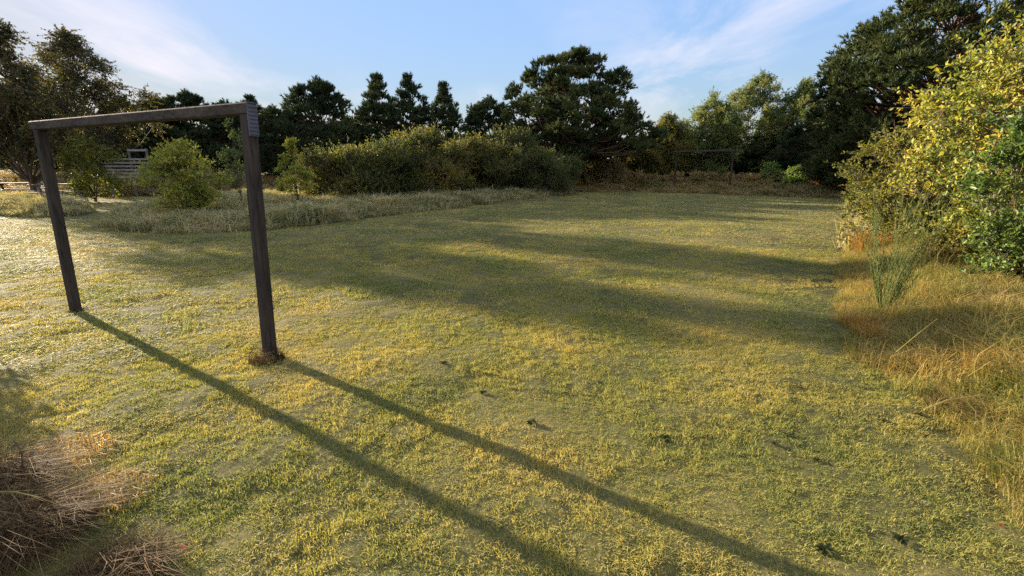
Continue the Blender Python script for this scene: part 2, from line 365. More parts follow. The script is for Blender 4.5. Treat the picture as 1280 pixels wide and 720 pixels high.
# ------------------------------------------------------------------ grass: blade tufts instanced on points
PROTO = {}
def blades(name, n, half, hmin, hmax, wmin, wmax, lean, curl, mat, seed, mound=0.0, clumpy=True, square=True, wind=(0, 0), outw=1.3):
    """n grass blades on a square (or disc) of half-width half; five vertices each"""
    rng = np.random.default_rng(seed)
    if square: P = rng.uniform(-half, half, (n, 2))
    else:
        a = rng.uniform(0, 2 * math.pi, n); r = half * np.sqrt(rng.uniform(0, 1, n)); P = np.stack([r * np.cos(a), r * np.sin(a)], 1)
    h = rng.uniform(hmin, hmax, n)
    if clumpy: h *= 0.38 + 1.3 * vnoise(P[:, 0] / (half * 0.24) + seed * 7, P[:, 1] / (half * 0.24), seed) ** 1.3
    if mound: h *= 1 - mound * (np.hypot(P[:, 0], P[:, 1]) / half) ** 2
    w = rng.uniform(wmin, wmax, n); az = rng.uniform(0, 2 * math.pi, n)
    out = unit(np.concatenate([P, np.zeros((n, 1))], 1)) if not square else np.zeros((n, 3))
    d = np.stack([np.cos(az), np.sin(az), np.zeros(n)], 1)
    d = unit(d + out * outw + np.array([wind[0], wind[1], 0]))
    ln = rng.uniform(0.15, 1, n) * lean
    side = np.stack([-d[:, 1], d[:, 0], np.zeros(n)], 1)
    tw = rng.uniform(-0.9, 0.9, n)[:, None]; side = unit(side + d * tw)
    b = np.concatenate([P, np.full((n, 1), -0.01)], 1)
    upv = np.array([0, 0, 1.0])
    c = rng.uniform(0.3, 1, n) * curl
    mid = b + d * (h * ln * 0.38)[:, None] + upv * (h * 0.55)[:, None]
    tip = b + d * (h * (ln + c))[:, None] + upv * (h * (1 - 0.55 * c))[:, None]
    V = np.stack([b - side * w[:, None] / 2, b + side * w[:, None] / 2, mid + side * w[:, None] * 0.42, mid - side * w[:, None] * 0.42, tip], 1).reshape(-1, 3)
    i = np.arange(n)[:, None] * 5
    fl = np.concatenate([i + np.array([0, 1, 2, 3]), i + np.array([3, 2, 4])], 1).ravel()
    lt = np.tile([4, 3], n)
    me = np_mesh(name, V, fl, lt); me.materials.append(mat)
    return me
def proto_collection(key, meshes):
    c = bpy.data.collections.new(key)
    for k, me in enumerate(meshes):
        o = bpy.data.objects.new(key, me); c.objects.link(o)
    PROTO[key] = c
    return c
def scatter(name, coll, P, rot, scl, idx):
    me = bpy.data.meshes.new(name)
    P = np.asarray(P, np.float32)
    me.vertices.add(len(P)); me.vertices.foreach_set('co', P.ravel())
    for nm, ty, arr, key in (('rot', 'FLOAT_VECTOR', rot, 'vector'), ('scl', 'FLOAT_VECTOR', scl, 'vector'), ('idx', 'INT', idx, 'value')):
        at = me.attributes.new(nm, ty, 'POINT'); at.data.foreach_set(key, np.asarray(arr, np.int32 if ty == 'INT' else np.float32).ravel())
    ng = bpy.data.node_groups.new(name, 'GeometryNodeTree')
    ng.is_modifier = True
    ng.interface.new_socket('Geometry', in_out='INPUT', socket_type='NodeSocketGeometry')
    ng.interface.new_socket('Geometry', in_out='OUTPUT', socket_type='NodeSocketGeometry')
    gi = ng.nodes.new('NodeGroupInput'); go = ng.nodes.new('NodeGroupOutput')
    ci = ng.nodes.new('GeometryNodeCollectionInfo'); ci.inputs['Collection'].default_value = coll
    ci.inputs['Separate Children'].default_value = True; ci.inputs['Reset Children'].default_value = True
    ip = ng.nodes.new('GeometryNodeInstanceOnPoints'); ip.inputs['Pick Instance'].default_value = True
    def na(n, ty):
        a = ng.nodes.new('GeometryNodeInputNamedAttribute'); a.data_type = ty; a.inputs['Name'].default_value = n
        return [s for s in a.outputs if s.enabled][0]
    L = ng.links.new
    L(gi.outputs[0], ip.inputs['Points']); L(ci.outputs[0], ip.inputs['Instance'])
    L(na('idx', 'INT'), ip.inputs['Instance Index']); L(na('rot', 'FLOAT_VECTOR'), ip.inputs['Rotation']); L(na('scl', 'FLOAT_VECTOR'), ip.inputs['Scale'])
    L(ip.outputs[0], go.inputs[0])
    o = link(name, me)
    o.modifiers.new('scatter', 'NODES').node_group = ng
    return o
def grid_points(rng, x0, x1, y0, y1, step):
    X, Y = np.meshgrid(np.arange(x0, x1, step), np.arange(y0, y1, step))
    X = X.ravel() + rng.uniform(-.5, .5, X.size) * step; Y = Y.ravel() + rng.uniform(-.5, .5, Y.size) * step
    return X, Y

proto_collection('lawn_tuft', [blades('lawn_tuft', 1350, 0.19, 0.010, 0.027, 0.0022, 0.0038, 0.7, 0.6, M['lawn'], 10 + k) for k in range(7)])
rng = np.random.default_rng(5)
PX, PY, SC, SZ = [], [], [], []
def in_rough(x, y, grow=0.0):
    r = np.zeros(np.shape(x), bool)
    for poly, a, w in BANKS: r |= inside(poly, x, y)
    return r
for (r0, r1, step, sxy, sz) in ((0.0, 5.2, 0.17, 1.0, 1.0), (5.0, 10.5, 0.32, 1.9, 1.2), (10.2, 19, 0.64, 3.8, 1.3), (18.5, 48, 1.3, 7.6, 1.5)):
    x, y = grid_points(rng, -r1 * 1.25 - 2, r1 * 1.25 + 2, 0.4, r1 + 1, step)
    d = np.hypot(x, y); k = (d >= r0) & (d < r1) & (np.abs(x) < 1.22 * y + 2.2) & ~in_rough(x, y)
    PX.append(x[k]); PY.append(y[k]); SC.append(np.full(k.sum(), sxy)); SZ.append(np.full(k.sum(), sz))
PX, PY, SC, SZ = map(np.concatenate, (PX, PY, SC, SZ)); n = len(PX)
hv = (0.75 + 0.5 * vnoise(PX / 0.9, PY / 0.9, 77)) * np.clip(0.22 + 2.1 * vnoise(PX / 0.26, PY / 0.26, 78), 0.22, 1.15)
scl = np.stack([SC, SC, SZ * hv * rng.uniform(0.8, 1.2, n)], 1)
rot = np.stack([np.zeros(n), np.zeros(n), rng.uniform(0, 6.283, n)], 1)
lawn = scatter('lawn_grass', PROTO['lawn_tuft'], np.stack([PX, PY, H(PX, PY)], 1), rot, scl, rng.integers(0, 7, n))
prop(lawn, 'short mown yellow green lawn with dew across the whole pitch', 'grass', kind='stuff')

def rough(name, key, poly, step, smin, smax, label, seed, zs=1.0, maxd=60, clear=None, extra=None):
    rng = np.random.default_rng(seed)
    xs = [p[0] for p in poly]; ys = [p[1] for p in poly]
    x, y = grid_points(rng, max(min(xs), -45), min(max(xs), 45), min(ys), min(max(ys), maxd), step)
    k = inside(poly, x, y) & (np.abs(x) < 1.3 * y + 2.5)
    if extra is not None: k &= extra(x, y)
    x, y = x[k], y[k]; n = len(x)
    e = smooth(edge_dist(poly, x, y) / 0.5)
    s = rng.uniform(smin, smax, n) * (0.6 + 0.8 * vnoise(x / 0.7, y / 0.7, seed)) * (0.75 + 0.25 * e)
    scl = np.stack([s, s, s * zs * rng.uniform(0.8, 1.2, n)], 1)
    rot = np.stack([rng.normal(0, 0.12, n), rng.normal(0, 0.12, n), rng.uniform(0, 6.283, n)], 1)
    o = scatter(name, PROTO[key], np.stack([x, y, H(x, y)], 1), rot, scl, rng.integers(0, len(PROTO[key].objects), n))
    prop(o, label, 'grass', kind='stuff')
    return o
proto_collection('straw_tuft', [blades('straw_tuft', 150, 0.15, 0.08, 0.30, 0.003, 0.006, 0.8, 0.8, M['straw'], 40 + k, mound=0.4, outw=0.5, clumpy=False, square=False) for k in range(6)])
proto_collection('pale_tuft', [blades('pale_tuft', 70, 0.22, 0.12, 0.44, 0.012, 0.022, 0.8, 0.9, M['pale_grass'], 60 + k, mound=0.3, clumpy=False, square=False, outw=0.3, wind=(.5, -.3)) for k in range(6)])
proto_collection('dead_tuft', [blades('dead_tuft', 150, 0.14, 0.16, 0.40, 0.003, 0.006, 1.1, 1.0, M['brown_grass'], 80 + k, mound=0.4, clumpy=False, square=False) for k in range(5)])
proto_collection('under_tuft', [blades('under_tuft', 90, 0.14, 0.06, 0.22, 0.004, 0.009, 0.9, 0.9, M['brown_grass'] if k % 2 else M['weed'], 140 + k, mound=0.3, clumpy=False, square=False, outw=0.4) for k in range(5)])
proto_collection('rust_tuft', [blades('rust_tuft', 80, 0.22, 0.10, 0.40, 0.014, 0.026, 1.0, 1.0, M['bracken'], 90 + k, mound=0.3, clumpy=False, square=False, outw=0.4) for k in range(5)])
proto_collection('stalk_tuft', [blades('stalk_tuft', 9, 0.10, 0.25, 0.55, 0.0018, 0.0032, 0.55, 0.5, M['straw'], 120 + k, clumpy=False, square=False, outw=0.5) for k in range(6)])
rough('rough_grass', 'pale_tuft', BED_LEFT, 0.24, 0.8, 1.3, 'pale rough grass fringe under the round shrub and the hedge', 21)
rough('rough_grass', 'pale_tuft', BED_SMALL, 0.22, 0.7, 1.15, 'small pale patch of rough grass beside the picnic tables', 22)
rough('rough_grass', 'rust_tuft', BANK_BACK, 0.42, 1.2, 2.0, 'brown rough grass bank below the slatted fence', 23, maxd=34)
rough('bank_grass', 'straw_tuft', BANK_RIGHT, 0.12, 0.6, 1.1, 'long straw coloured grass on the bank below the yellow shrub', 24, maxd=9, extra=lambda x, y: (edge_dist(BANK_RIGHT, x, y) < 1.35 + 0.5 * vnoise(x, y, 5)) | (y < 3.4))
rough('undergrowth', 'under_tuft', BANK_RIGHT, 0.16, 0.7, 1.2, 'brown undergrowth darkened for the shade beneath the shrubs on the right bank', 28, maxd=10, extra=lambda x, y: (edge_dist(BANK_RIGHT, x, y) > 1.1) & (y > 3.0))  # low brown growth; its dark blades also carry the shade under the shrubs
rough('bank_stalks', 'stalk_tuft', BANK_RIGHT, 0.34, 0.6, 1.05, 'thin tall dry stalks standing out of the straw bank', 27, maxd=9)
rough('bank_grass', 'pale_tuft', BANK_RIGHT, 0.36, 1.2, 2.0, 'straw grass on the bank beyond the broom, below the big dark pine', 25, maxd=30, extra=lambda x, y: y > 8.8)
rough('far_bank_grass', 'rust_tuft', BANK_FAR, 0.42, 0.6, 1.15, 'rough brown grass strip along the far end of the pitch', 26, maxd=40)

# ------------------------------------------------------------------ plants
def leaf_array(P, A, Lh, W, rng, shape='diamond', fold=0.25, up=0.35):
    """one folded leaf per row: P base, A axis"""
    n = len(P); A = unit(A)
    nrm = unit(randdir(rng, n) + np.array([0, 0, up]))
    side = unit(np.cross(A, nrm)); nrm = np.cross(side, A)
    Lh = Lh[:, None]; W = W[:, None]
    if shape == 'diamond':
        V = np.stack([P, P + A * Lh * .45 + side * W * .5 + nrm * W * fold, P + A * Lh, P + A * Lh * .45 - side * W * .5 + nrm * W * fold], 1).reshape(-1, 3)
        i = np.arange(n)[:, None] * 4
        fl = np.concatenate([i + np.array([0, 1, 2]), i + np.array([0, 2, 3])], 1).ravel(); lt = np.full(2 * n, 3)
    elif shape == 'needle':
        V = np.stack([P - side * W * .5, P + side * W * .5, P + A * Lh], 1).reshape(-1, 3)
        fl = np.arange(3 * n); lt = np.full(n, 3)
    else:
        q = nrm * W * fold; dr = nrm * Lh * -0.12
        V = np.stack([P, P + A * Lh * .28 + side * W * .42 + q, P + A * Lh * .62 + side * W * .44 + q + dr * .5, P + A * Lh + dr * 1.6,
                      P + A * Lh * .62 - side * W * .44 + q + dr * .5, P + A * Lh * .28 - side * W * .42 + q, P + A * Lh * .5 + dr * .3], 1).reshape(-1, 3)
        i = np.arange(n)[:, None] * 7
        fl = np.concatenate([i + np.array(t) for t in ([0, 1, 6], [1, 2, 6], [2, 3, 6], [3, 4, 6], [4, 5, 6], [5, 0, 6])], 1).ravel(); lt = np.full(6 * n, 3)
    return V, fl, lt
def prisms(A, B, ra, rb):
    """three-sided twigs from A to B"""
    n = len(A); t = unit(B - A); s = unit(np.cross(t, np.array([0.3, 0.5, 0.81]))); u = np.cross(t, s)
    ring = [(s * math.cos(w) + u * math.sin(w)) for w in (0, 2.094, 4.189)]
    V = np.stack([A + r * ra for r in ring] + [B + r * rb for r in ring], 1).reshape(-1, 3)
    i = np.arange(n)[:, None] * 6
    fl = np.concatenate([i + np.array(q) for q in ([0, 1, 4, 3], [1, 2, 5, 4], [2, 0, 3, 5])], 1).ravel()
    return V, fl, np.full(3 * n, 4)

def plant_meshes(name, seed, prof, n_clumps, clump_r, shoots, shoot_len, leaves, leaf_l, leaf_w, mode='leaf', flat=0.8, out=0.8, up=0.4,
                 stems=1, trunk_r=0.12, attach=0.55, inner=0.35, shape='diamond', twig_r=0.0, lobes=0.25, spread=0.15, droop=0.0, skew=(0, 0), tuft_from=0.45, limbs=True, axis_mix=0.7, low=0.12):
    """trunk with limbs, and a crown of leafy shoots in clumps, inside the profile prof = [(height, radius), ...]"""
    rng = np.random.default_rng(seed); rnd = random.Random(seed)
    pz = np.array([p[0] for p in prof]); pr = np.array([p[1] for p in prof])
    z0, z1 = pz[0], pz[-1]
    zs = np.linspace(z0, z1, 200); wgt = np.interp(zs, pz, pr) + 0.08 * pr.max(); wgt = np.cumsum(wgt / wgt.sum())
    ph = rng.uniform(0, 6.28, 4)
    # trunk(s)
    mb = MB(); tops = []
    for s in range(stems):
        a = rnd.uniform(0, 6.28) if stems > 1 else 0; lean = spread * rnd.uniform(.5, 1.1) * pr.max() if stems > 1 else 0
        pts = []; rr = []; m = 9
        ztop = z1 * (0.93 if stems == 1 else rnd.uniform(0.7, 0.95))
        for i in range(m):
            f = i / (m - 1); w = trunk_r * 0.9
            pts.append(Vector((math.cos(a) * lean * f ** 1.25 + skew[0] * f + rnd.uniform(-w, w) * (0 < i), math.sin(a) * lean * f ** 1.25 + skew[1] * f + rnd.uniform(-w, w) * (0 < i), -0.15 + (ztop + 0.15) * f)))
            rr.append(trunk_r * (1 - 0.88 * f) * (1.35 if i == 0 else 1) / (stems ** 0.35))
        mb.tube(pts, rr, 8); tops.append((pts, rr))
    O = []; CR = []
    for c in range(n_clumps):
        z = float(np.interp(rnd.random(), wgt, zs)); ang = rnd.uniform(0, 6.28318); R = float(np.interp(z, pz, pr))
        R *= 1 + lobes * (0.6 * math.sin(2 * ang + ph[0] + z) + 0.5 * math.sin(3 * ang + ph[1] - 1.7 * z) + 0.4 * math.sin(5 * ang + ph[2] + 3 * z))
        cr = clump_r * rnd.uniform(0.7, 1.3)
        rad = max(0.0, R - cr * 0.55) * (1 - (1 - inner) * 0 - rnd.random() ** 1.6 * (1 - inner))
        f = (z - z0) / max(z1 - z0, .01)
        P = Vector((math.cos(ang) * rad + skew[0] * f, math.sin(ang) * rad + skew[1] * f, z + rnd.uniform(-.2, .2) * cr))
        O.append(P); CR.append(cr)
        if limbs:
            pts, rr = min(tops, key=lambda tp: min((q - P).length for q in tp[0])) if stems > 1 else tops[0]
            za = max(low * z1, P.z - rad * attach - rnd.uniform(0, .12) * z1)
            i = min(range(len(pts) - 1), key=lambda k: abs(pts[k].z - za)); q = pts[i]; d = P - q
            r0 = min(rr[i] * 0.55, 0.012 + 0.02 * d.length)
            mid1 = q + d * 0.35 + Vector((rnd.uniform(-.1, .1), rnd.uniform(-.1, .1), -0.06 + rnd.uniform(-.1, .1))) * d.length
            mid2 = q + d * 0.7 + Vector((rnd.uniform(-.08, .08), rnd.uniform(-.08, .08), -0.05)) * d.length
            mb.tube([q, mid1, mid2, P], [r0, r0 * .75, r0 * .5, r0 * .22], 5, cap=False)
    O = np.array([tuple(p) for p in O]); CR = np.array(CR)
    # shoots
    k = np.repeat(np.arange(n_clumps), shoots); N_ = len(k)
    axis0 = np.stack([np.full(N_, skew[0] * .5), np.full(N_, skew[1] * .5), O[k, 2] * 0.8], 1)
    outw = unit((O[k] - axis0) * np.array([1, 1, 0.5]) + 1e-6)
    D = unit(randdir(rng, N_) + outw * out + np.array([0, 0, up]))
    start = O[k] + randdir(rng, N_) * (rng.uniform(0, 1, N_) ** 0.5 * CR[k] * 0.75)[:, None] * np.array([1, 1, flat])
    Ls = shoot_len * rng.uniform(0.5, 1.15, N_)
    end = start + D * Ls[:, None] * np.array([1, 1, flat if mode == 'leaf' else 1]); end[:, 2] -= droop * Ls
    j = np.repeat(np.arange(N_), leaves); nl = len(j)
    s = rng.uniform(tuft_from if mode == 'needle' else 0.12, 1.0, nl)
    P = start[j] + (end - start)[j] * s[:, None]
    sdir = unit(end - start)[j]
    if mode == 'needle':
        A = unit(sdir * 1.0 + randdir(rng, nl) * 0.75 + np.array([0, 0, .15]))
    else:
        A = unit(sdir * axis_mix + randdir(rng, nl) * 0.8 - np.array([0, 0, droop * .8]))
    size = rng.uniform(0.6, 1.25, nl)
    cv, cf, cl = leaf_array(P, A, leaf_l * size, leaf_w * size, rng, 'needle' if mode == 'needle' else shape)
    crown = np_mesh(name + '_crown', cv, cf, cl)
    tv = np.array([tuple(v) for v in mb.v]); tf = []; tl = []
    for f in mb.f: tf.extend(f); tl.append(len(f))
    if twig_r > 0:
        pv, pf, pl = prisms(np.concatenate([O[k], start]), np.concatenate([start, end]), twig_r, twig_r * .55)
        tf = np.concatenate([np.array(tf), pf + len(tv)]); tl = np.concatenate([np.array(tl), pl]); tv = np.concatenate([tv, pv])
    wood = np_mesh(name + '_wood', tv, tf, tl, True)
    return wood, crown

def plant(name, label, cat, xy, leafm, barkm, group=None, rz=0, parts=('trunk', 'crown'), z=None, **kw):
    zz = (H1(*xy) - 0.03) if z is None else z
    root = empty(name, (xy[0], xy[1], zz), rz)
    wood, crown = plant_meshes(name, **kw)
    link(parts[0], wood, barkm, root); link(parts[1], crown, leafm, root)
    prop(root, label, cat, group)
    return root
def copy_plant(src, xy, label, scale=(1, 1, 1), rz=0.0, group=None, z=None):
    r = src.copy(); COL.objects.link(r)
    r.location = (xy[0], xy[1], (H1(*xy) - 0.03) if z is None else z); r.scale = scale; r.rotation_euler = (0, 0, rz)
    for ch in src.children:
        c = ch.copy(); COL.objects.link(c); c.parent = r
    r['label'] = label
    if group: r['group'] = group
    return r
def at(px, Y): return (F(px, 205, Y).x, Y)
def top(px, py, Y): return F(px, py, Y).z
SH = ('branches', 'foliage')

# big spreading pine at the far left corner of the pitch
x, y = at(716, 33)
plant('pine_tree', 'big spreading dark pine standing alone behind the end of the hedge', 'tree', (x, y), M['pine'], M['pine_bark'], seed=3,
      prof=[(1.9, 3.6), (2.7, 5.2), (4.2, 4.9), (5.5, 4.3), (6.8, 3.2), (7.7, 1.8), (8.2, 0.6)], n_clumps=370, clump_r=0.58, shoots=32, shoot_len=0.45, leaves=20,
      leaf_l=0.20, leaf_w=0.05, mode='needle', flat=0.35, out=0.6, up=0.9, stems=3, trunk_r=0.27, attach=0.25, inner=0.3, lobes=0.22, spread=0.32, low=0.27)
# huge dense pine right
x, y = at(1160, 24)
plant('pine_tree', 'huge dense dark pine towering behind the yellow shrub', 'tree', (x, y), M['pine'], M['pine_bark'], seed=8,
      prof=[(0.4, 4.6), (2.0, 5.3), (4.0, 5.4), (5.6, 4.9), (7.2, 3.7), (8.4, 2.2), (9.0, 0.8)], n_clumps=520, clump_r=0.66, shoots=30, shoot_len=0.5, leaves=18,
      leaf_l=0.20, leaf_w=0.055, mode='needle', flat=0.6, out=0.7, up=0.8, stems=2, trunk_r=0.34, attach=0.3, inner=0.55, lobes=0.10, spread=0.25)

# pines of the background row: two grown, the rest copied
kw = dict(n_clumps=210, clump_r=0.4, shoots=20, shoot_len=0.45, leaves=15, leaf_l=0.22, leaf_w=0.06, mode='needle', flat=0.6, out=0.6, up=0.8, trunk_r=0.16, attach=0.2, inner=0.35)
gp = 'dark pines behind the hedge and shrubs'
x, y = at(478, 38)
pa = plant('pine_tree', 'tall pointed pine, leftmost of the three spires above the hedge', 'tree', (x, y), M['pine_far'], M['pine_bark'], gp, seed=21,
           prof=[(0.6, 2.0), (2.5, 2.1), (4.5, 1.8), (6.2, 1.1), (7.6, 0.25)], lobes=0.25, **kw)
x, y = at(405, 36)
pb = plant('pine_tree', 'broad dark round-topped pine behind the young conifer sapling', 'tree', (x, y), M['pine_far'], M['pine_bark'], gp, seed=22,
           prof=[(0.3, 2.4), (2.0, 2.8), (4.0, 2.4), (5.6, 1.5), (6.6, 0.4)], lobes=0.25, **{**kw, 'n_clumps': 300})
pine_spots = [
    (pa, 515, 38, 97, (0.85, 0.85), 1.3, 'tall narrow pine, middle of the three spires above the hedge'),
    (pa, 557, 39, 107, (0.85, 0.85), 2.6, 'pointed pine, rightmost of the three spires above the hedge'),
    (pb, 612, 37, 122, (0.9, 0.9), 0.9, 'smaller pine tucked against the left side of the big spreading pine'),
    (pb, 350, 35, 133, (0.8, 0.8), 3.0, 'dark pine rising just beside the right goal post'),
    (pb, 438, 40, 146, (0.8, 0.8), 4.2, 'low dark pine between the broad pine and the three spires'),
    (pb, 165, 40, 123, (1.0, 1.0), 1.9, 'dark pine above the slatted fence beside the feathery trees'),
    (pb, 208, 37, 122, (0.9, 0.9), 5.0, 'dark pine seen above the crossbar over the fence end'),
    (pb, 245, 39, 114, (0.95, 0.95), 0.3, 'tallest dark pine above the middle of the crossbar'),
    (pb, 292, 38, 126, (0.9, 0.9), 2.2, 'dark pine behind the top of the right goal post'),
    (pa, 322, 40, 122, (0.9, 0.9), 4.4, 'narrow dark pine between crossbar end and the broad pine'),
    (pb, 905, 39, 172, (1.0, 1.0), 1.1, 'low dark pine behind the far goal'),
    (pb, 965, 37, 165, (1.0, 1.0), 3.6, 'dark pine in front of the tall pale tree, right of the far goal'),
    (pb, 1010, 33, 150, (0.8, 0.8), 5.4, 'dark pine against the left flank of the huge dense pine'),
    (pb, 130, 36, 150, (1.0, 1.0), 4.9, 'dark low pine behind the olive shrub and fence'),
    (pb, 60, 38, 120, (1.1, 1.1), 0.7, 'dark pine filling the gap behind the feathery trees'),
    (pb, 775, 41, 178, (0.9, 0.9), 2.9, 'low dark pine right behind the big spreading pine'),
]
for src, px, Y, ty, sc, rz, lab in pine_spots:
    xy = at(px, Y); hh = 7.7 if src is pa else 6.8
    k = (top(px, ty, Y) - H1(*xy)) / hh
    copy_plant(src, xy, lab, (sc[0], sc[1], k), rz, gp)

# left: feathery birches
kb = dict(n_clumps=170, clump_r=0.45, shoots=26, shoot_len=0.85, leaves=14, leaf_l=0.10, leaf_w=0.055, flat=1.0, out=0.6, up=0.35, trunk_r=0.12, attach=0.9, inner=0.25, lobes=0.5, droop=0.5, twig_r=0.006)
x, y = at(34, 21)
plant('birch_tree', 'tall feathery birch at the picture edge above the picnic tables', 'tree', (x, y), M['birch'], M['bark'], 'feathery birches', seed=31,
      prof=[(1.9, 1.5), (2.8, 2.15), (4.3, 2.1), (5.7, 1.2), (7.0, 0.2)], **{**kb, 'n_clumps': 110})
x, y = at(114, 26)
plant('birch_tree', 'feathery birch with drooping twigs just behind the left goal post', 'tree', (x, y), M['birch'], M['bark'], 'feathery birches', seed=32,
      prof=[(2.7, 1.7), (3.7, 2.5), (5.0, 2.3), (6.6, 1.4), (7.9, 0.2)], **{**kb, 'n_clumps': 125})
x, y = at(110, 21)
plant('olive_shrub', 'broad olive leaved shrub under the birches between goal post and fence', 'shrub', (x, y), M['olive'], M['twig'], seed=33, parts=SH,
      prof=[(0.2, 0.8), (1.0, 1.1), (1.9, 1.0), (2.7, 0.4)], n_clumps=40, clump_r=0.4, shoots=20, shoot_len=0.5, leaves=9, leaf_l=0.10, leaf_w=0.055, stems=4, trunk_r=0.05, out=0.7, up=0.3, lobes=0.25, spread=0.5)

# round shrub in front of the bed
x, y = GB(238, 270)
plant('round_shrub', 'rounded yellow green shrub alone on the grass bed, seen through the goal', 'shrub', (x, y), M['lime'], M['twig'], seed=41, parts=SH,
      prof=[(0.1, 0.4), (0.5, 0.7), (1.0, 0.95), (1.4, 0.82), (1.7, 0.5), (1.85, 0.2)], n_clumps=60, clump_r=0.27, shoots=18, shoot_len=0.42, leaves=11, leaf_l=0.075, leaf_w=0.035,
      stems=6, trunk_r=0.035, out=0.8, up=0.85, lobes=0.38, spread=0.5, attach=1.2, twig_r=0.004)
# slim saplings
x, y = GB(303, 262)
plant('sapling', 'slender grey leaved sapling close behind the right goal post', 'tree', (x, y), M['willow'], M['twig'], seed=42,
      prof=[(0.5, 0.35), (1.2, 0.55), (2.0, 0.45), (2.7, 0.12)], n_clumps=26, clump_r=0.2, shoots=10, shoot_len=0.3, leaves=8, leaf_l=0.07, leaf_w=0.035, trunk_r=0.028, up=0.5, lobes=0.2, twig_r=0.004)
x, y = GB(373, 259)
plant('conifer_sapling', 'young pale green feathery conifer sapling left of the hedge', 'tree', (x, y), M['lime'], M['twig'], seed=43,
      prof=[(0.6, 0.48), (1.0, 0.5), (1.45, 0.32), (1.85, 0.18), (2.2, 0.05)], n_clumps=46, clump_r=0.12, shoots=12, shoot_len=0.27, leaves=12, leaf_l=0.085, leaf_w=0.028, trunk_r=0.03, flat=0.5, out=1.3, up=0.35, inner=0.4, lobes=0.1, attach=0.1, twig_r=0.004)

# hedge: six big bushes
kh = dict(n_clumps=88, clump_r=0.36, shoots=36, shoot_len=0.6, leaves=11, leaf_l=0.095, leaf_w=0.045, stems=7, trunk_r=0.05, flat=1.0, out=0.5, up=0.85, lobes=0.55, spread=0.6, attach=0.9, inner=0.4, twig_r=0.006)
gh = 'bushes of the golden topped hedge'
hedge = [(432, 20.2, 186, 1.45, 'leafy golden topped bush at the left end of the hedge, beside the sapling'),
         (482, 21.2, 171, 1.55, 'tall golden topped hedge bush below the left spire pine'),
         (535, 22.6, 166, 1.75, 'golden topped hedge bush below the middle of the three spires'),
         (592, 24.2, 166, 1.6, 'golden topped hedge bush between the spires and the big spreading pine'),
         (642, 25.8, 163, 1.8, 'golden topped hedge bush below the left side of the big pine'),
         (688, 27.6, 183, 1.7, 'dark hedge bush ending the hedge under the big pine')]
for q, (px, Y, ty, rad, lab) in enumerate(hedge):
    xy = at(px, Y); hh = top(px, ty, Y) - H1(*xy) + (-0.30, -0.45, -0.12, -0.42, -0.15, -0.50)[q]
    plant('hedge_bush', lab, 'bush', xy, M['hedge'] if q in (0, 2, 3) else M['hedge_green'], M['twig'], gh, seed=50 + q, parts=SH,
          prof=[(0.1, rad * .9), (hh * .35, rad), (hh * .65, rad * .95), (hh * .85, rad * .7), (hh * 0.95, rad * .35)], **{**kh, 'shoot_len': 0.7})

# far end: shrubs and pale trees
kf = dict(n_clumps=210, clump_r=0.42, shoots=28, shoot_len=0.6, leaves=12, leaf_l=0.115, leaf_w=0.055, stems=4, trunk_r=0.07, flat=1.0, out=0.5, up=0.7, lobes=0.25, spread=0.4, attach=0.8, twig_r=0.007)
for q, (nm, px, Y, ty, rad, mat, lab) in enumerate([
        ('far_shrub', 800, 36, 178, 1.7, 'hedge', 'brownish rounded shrub just right of the big spreading pine'),
        ('far_shrub', 832, 37, 150, 2.0, 'hedge', 'upright brown green shrub behind the left post of the far goal'),
        ('willow_tree', 884, 37, 120, 2.3, 'willow', 'pale grey green tree behind the middle of the far goal'),
        ('willow_tree', 938, 38, 90, 2.7, 'willow', 'tallest pale green pointed tree at the far end'),
        ('willow_tree', 994, 36, 102, 2.2, 'willow', 'thin pale tree beside the huge dense pine'),
        ('far_shrub', 728, 37.5, 196, 1.9, 'hedge_green', 'low dark green bush filling the gap under the big pine, at the hedge end'),
        ('far_shrub', 762, 34.5, 208, 1.4, 'bracken', 'low rusty bush beneath the right limbs of the big pine')]):
    xy = at(px, Y); hh = top(px, ty, Y) - H1(*xy)
    plant(nm, lab, 'tree' if 'tree' in nm else 'shrub', xy, M[mat], M['twig'], seed=70 + q,
          parts=('trunk', 'crown') if 'tree' in nm else SH,
          prof=[(0.3, rad * .8), (hh * .3, rad), (hh * .6, rad * .88), (hh * .82, rad * .52), (hh * 0.98, rad * .12)], **kf)
ks = dict(n_clumps=30, clump_r=0.28, shoots=14, shoot_len=0.4, leaves=9, leaf_l=0.10, leaf_w=0.05, stems=4, trunk_r=0.03, out=0.6, up=0.6, lobes=0.2, spread=0.5, attach=1.0, twig_r=0.005)
for q, (px, Y, ty, rad, lab) in enumerate([(964, 31.5, 207, 0.95, 'low bright green bush just right of the far goal'), (998, 29.5, 209, 0.8, 'small bright green bush at the corner near the huge pine')]):
    xy = at(px, Y); hh = max(0.8, top(px, ty, Y) - H1(*xy))
    plant('small_bush', lab, 'bush', xy, M['fresh'], M['twig'], seed=80 + q, parts=SH, prof=[(0.1, rad * .7), (hh * .5, rad), (hh * .95, rad * .4)], **ks)
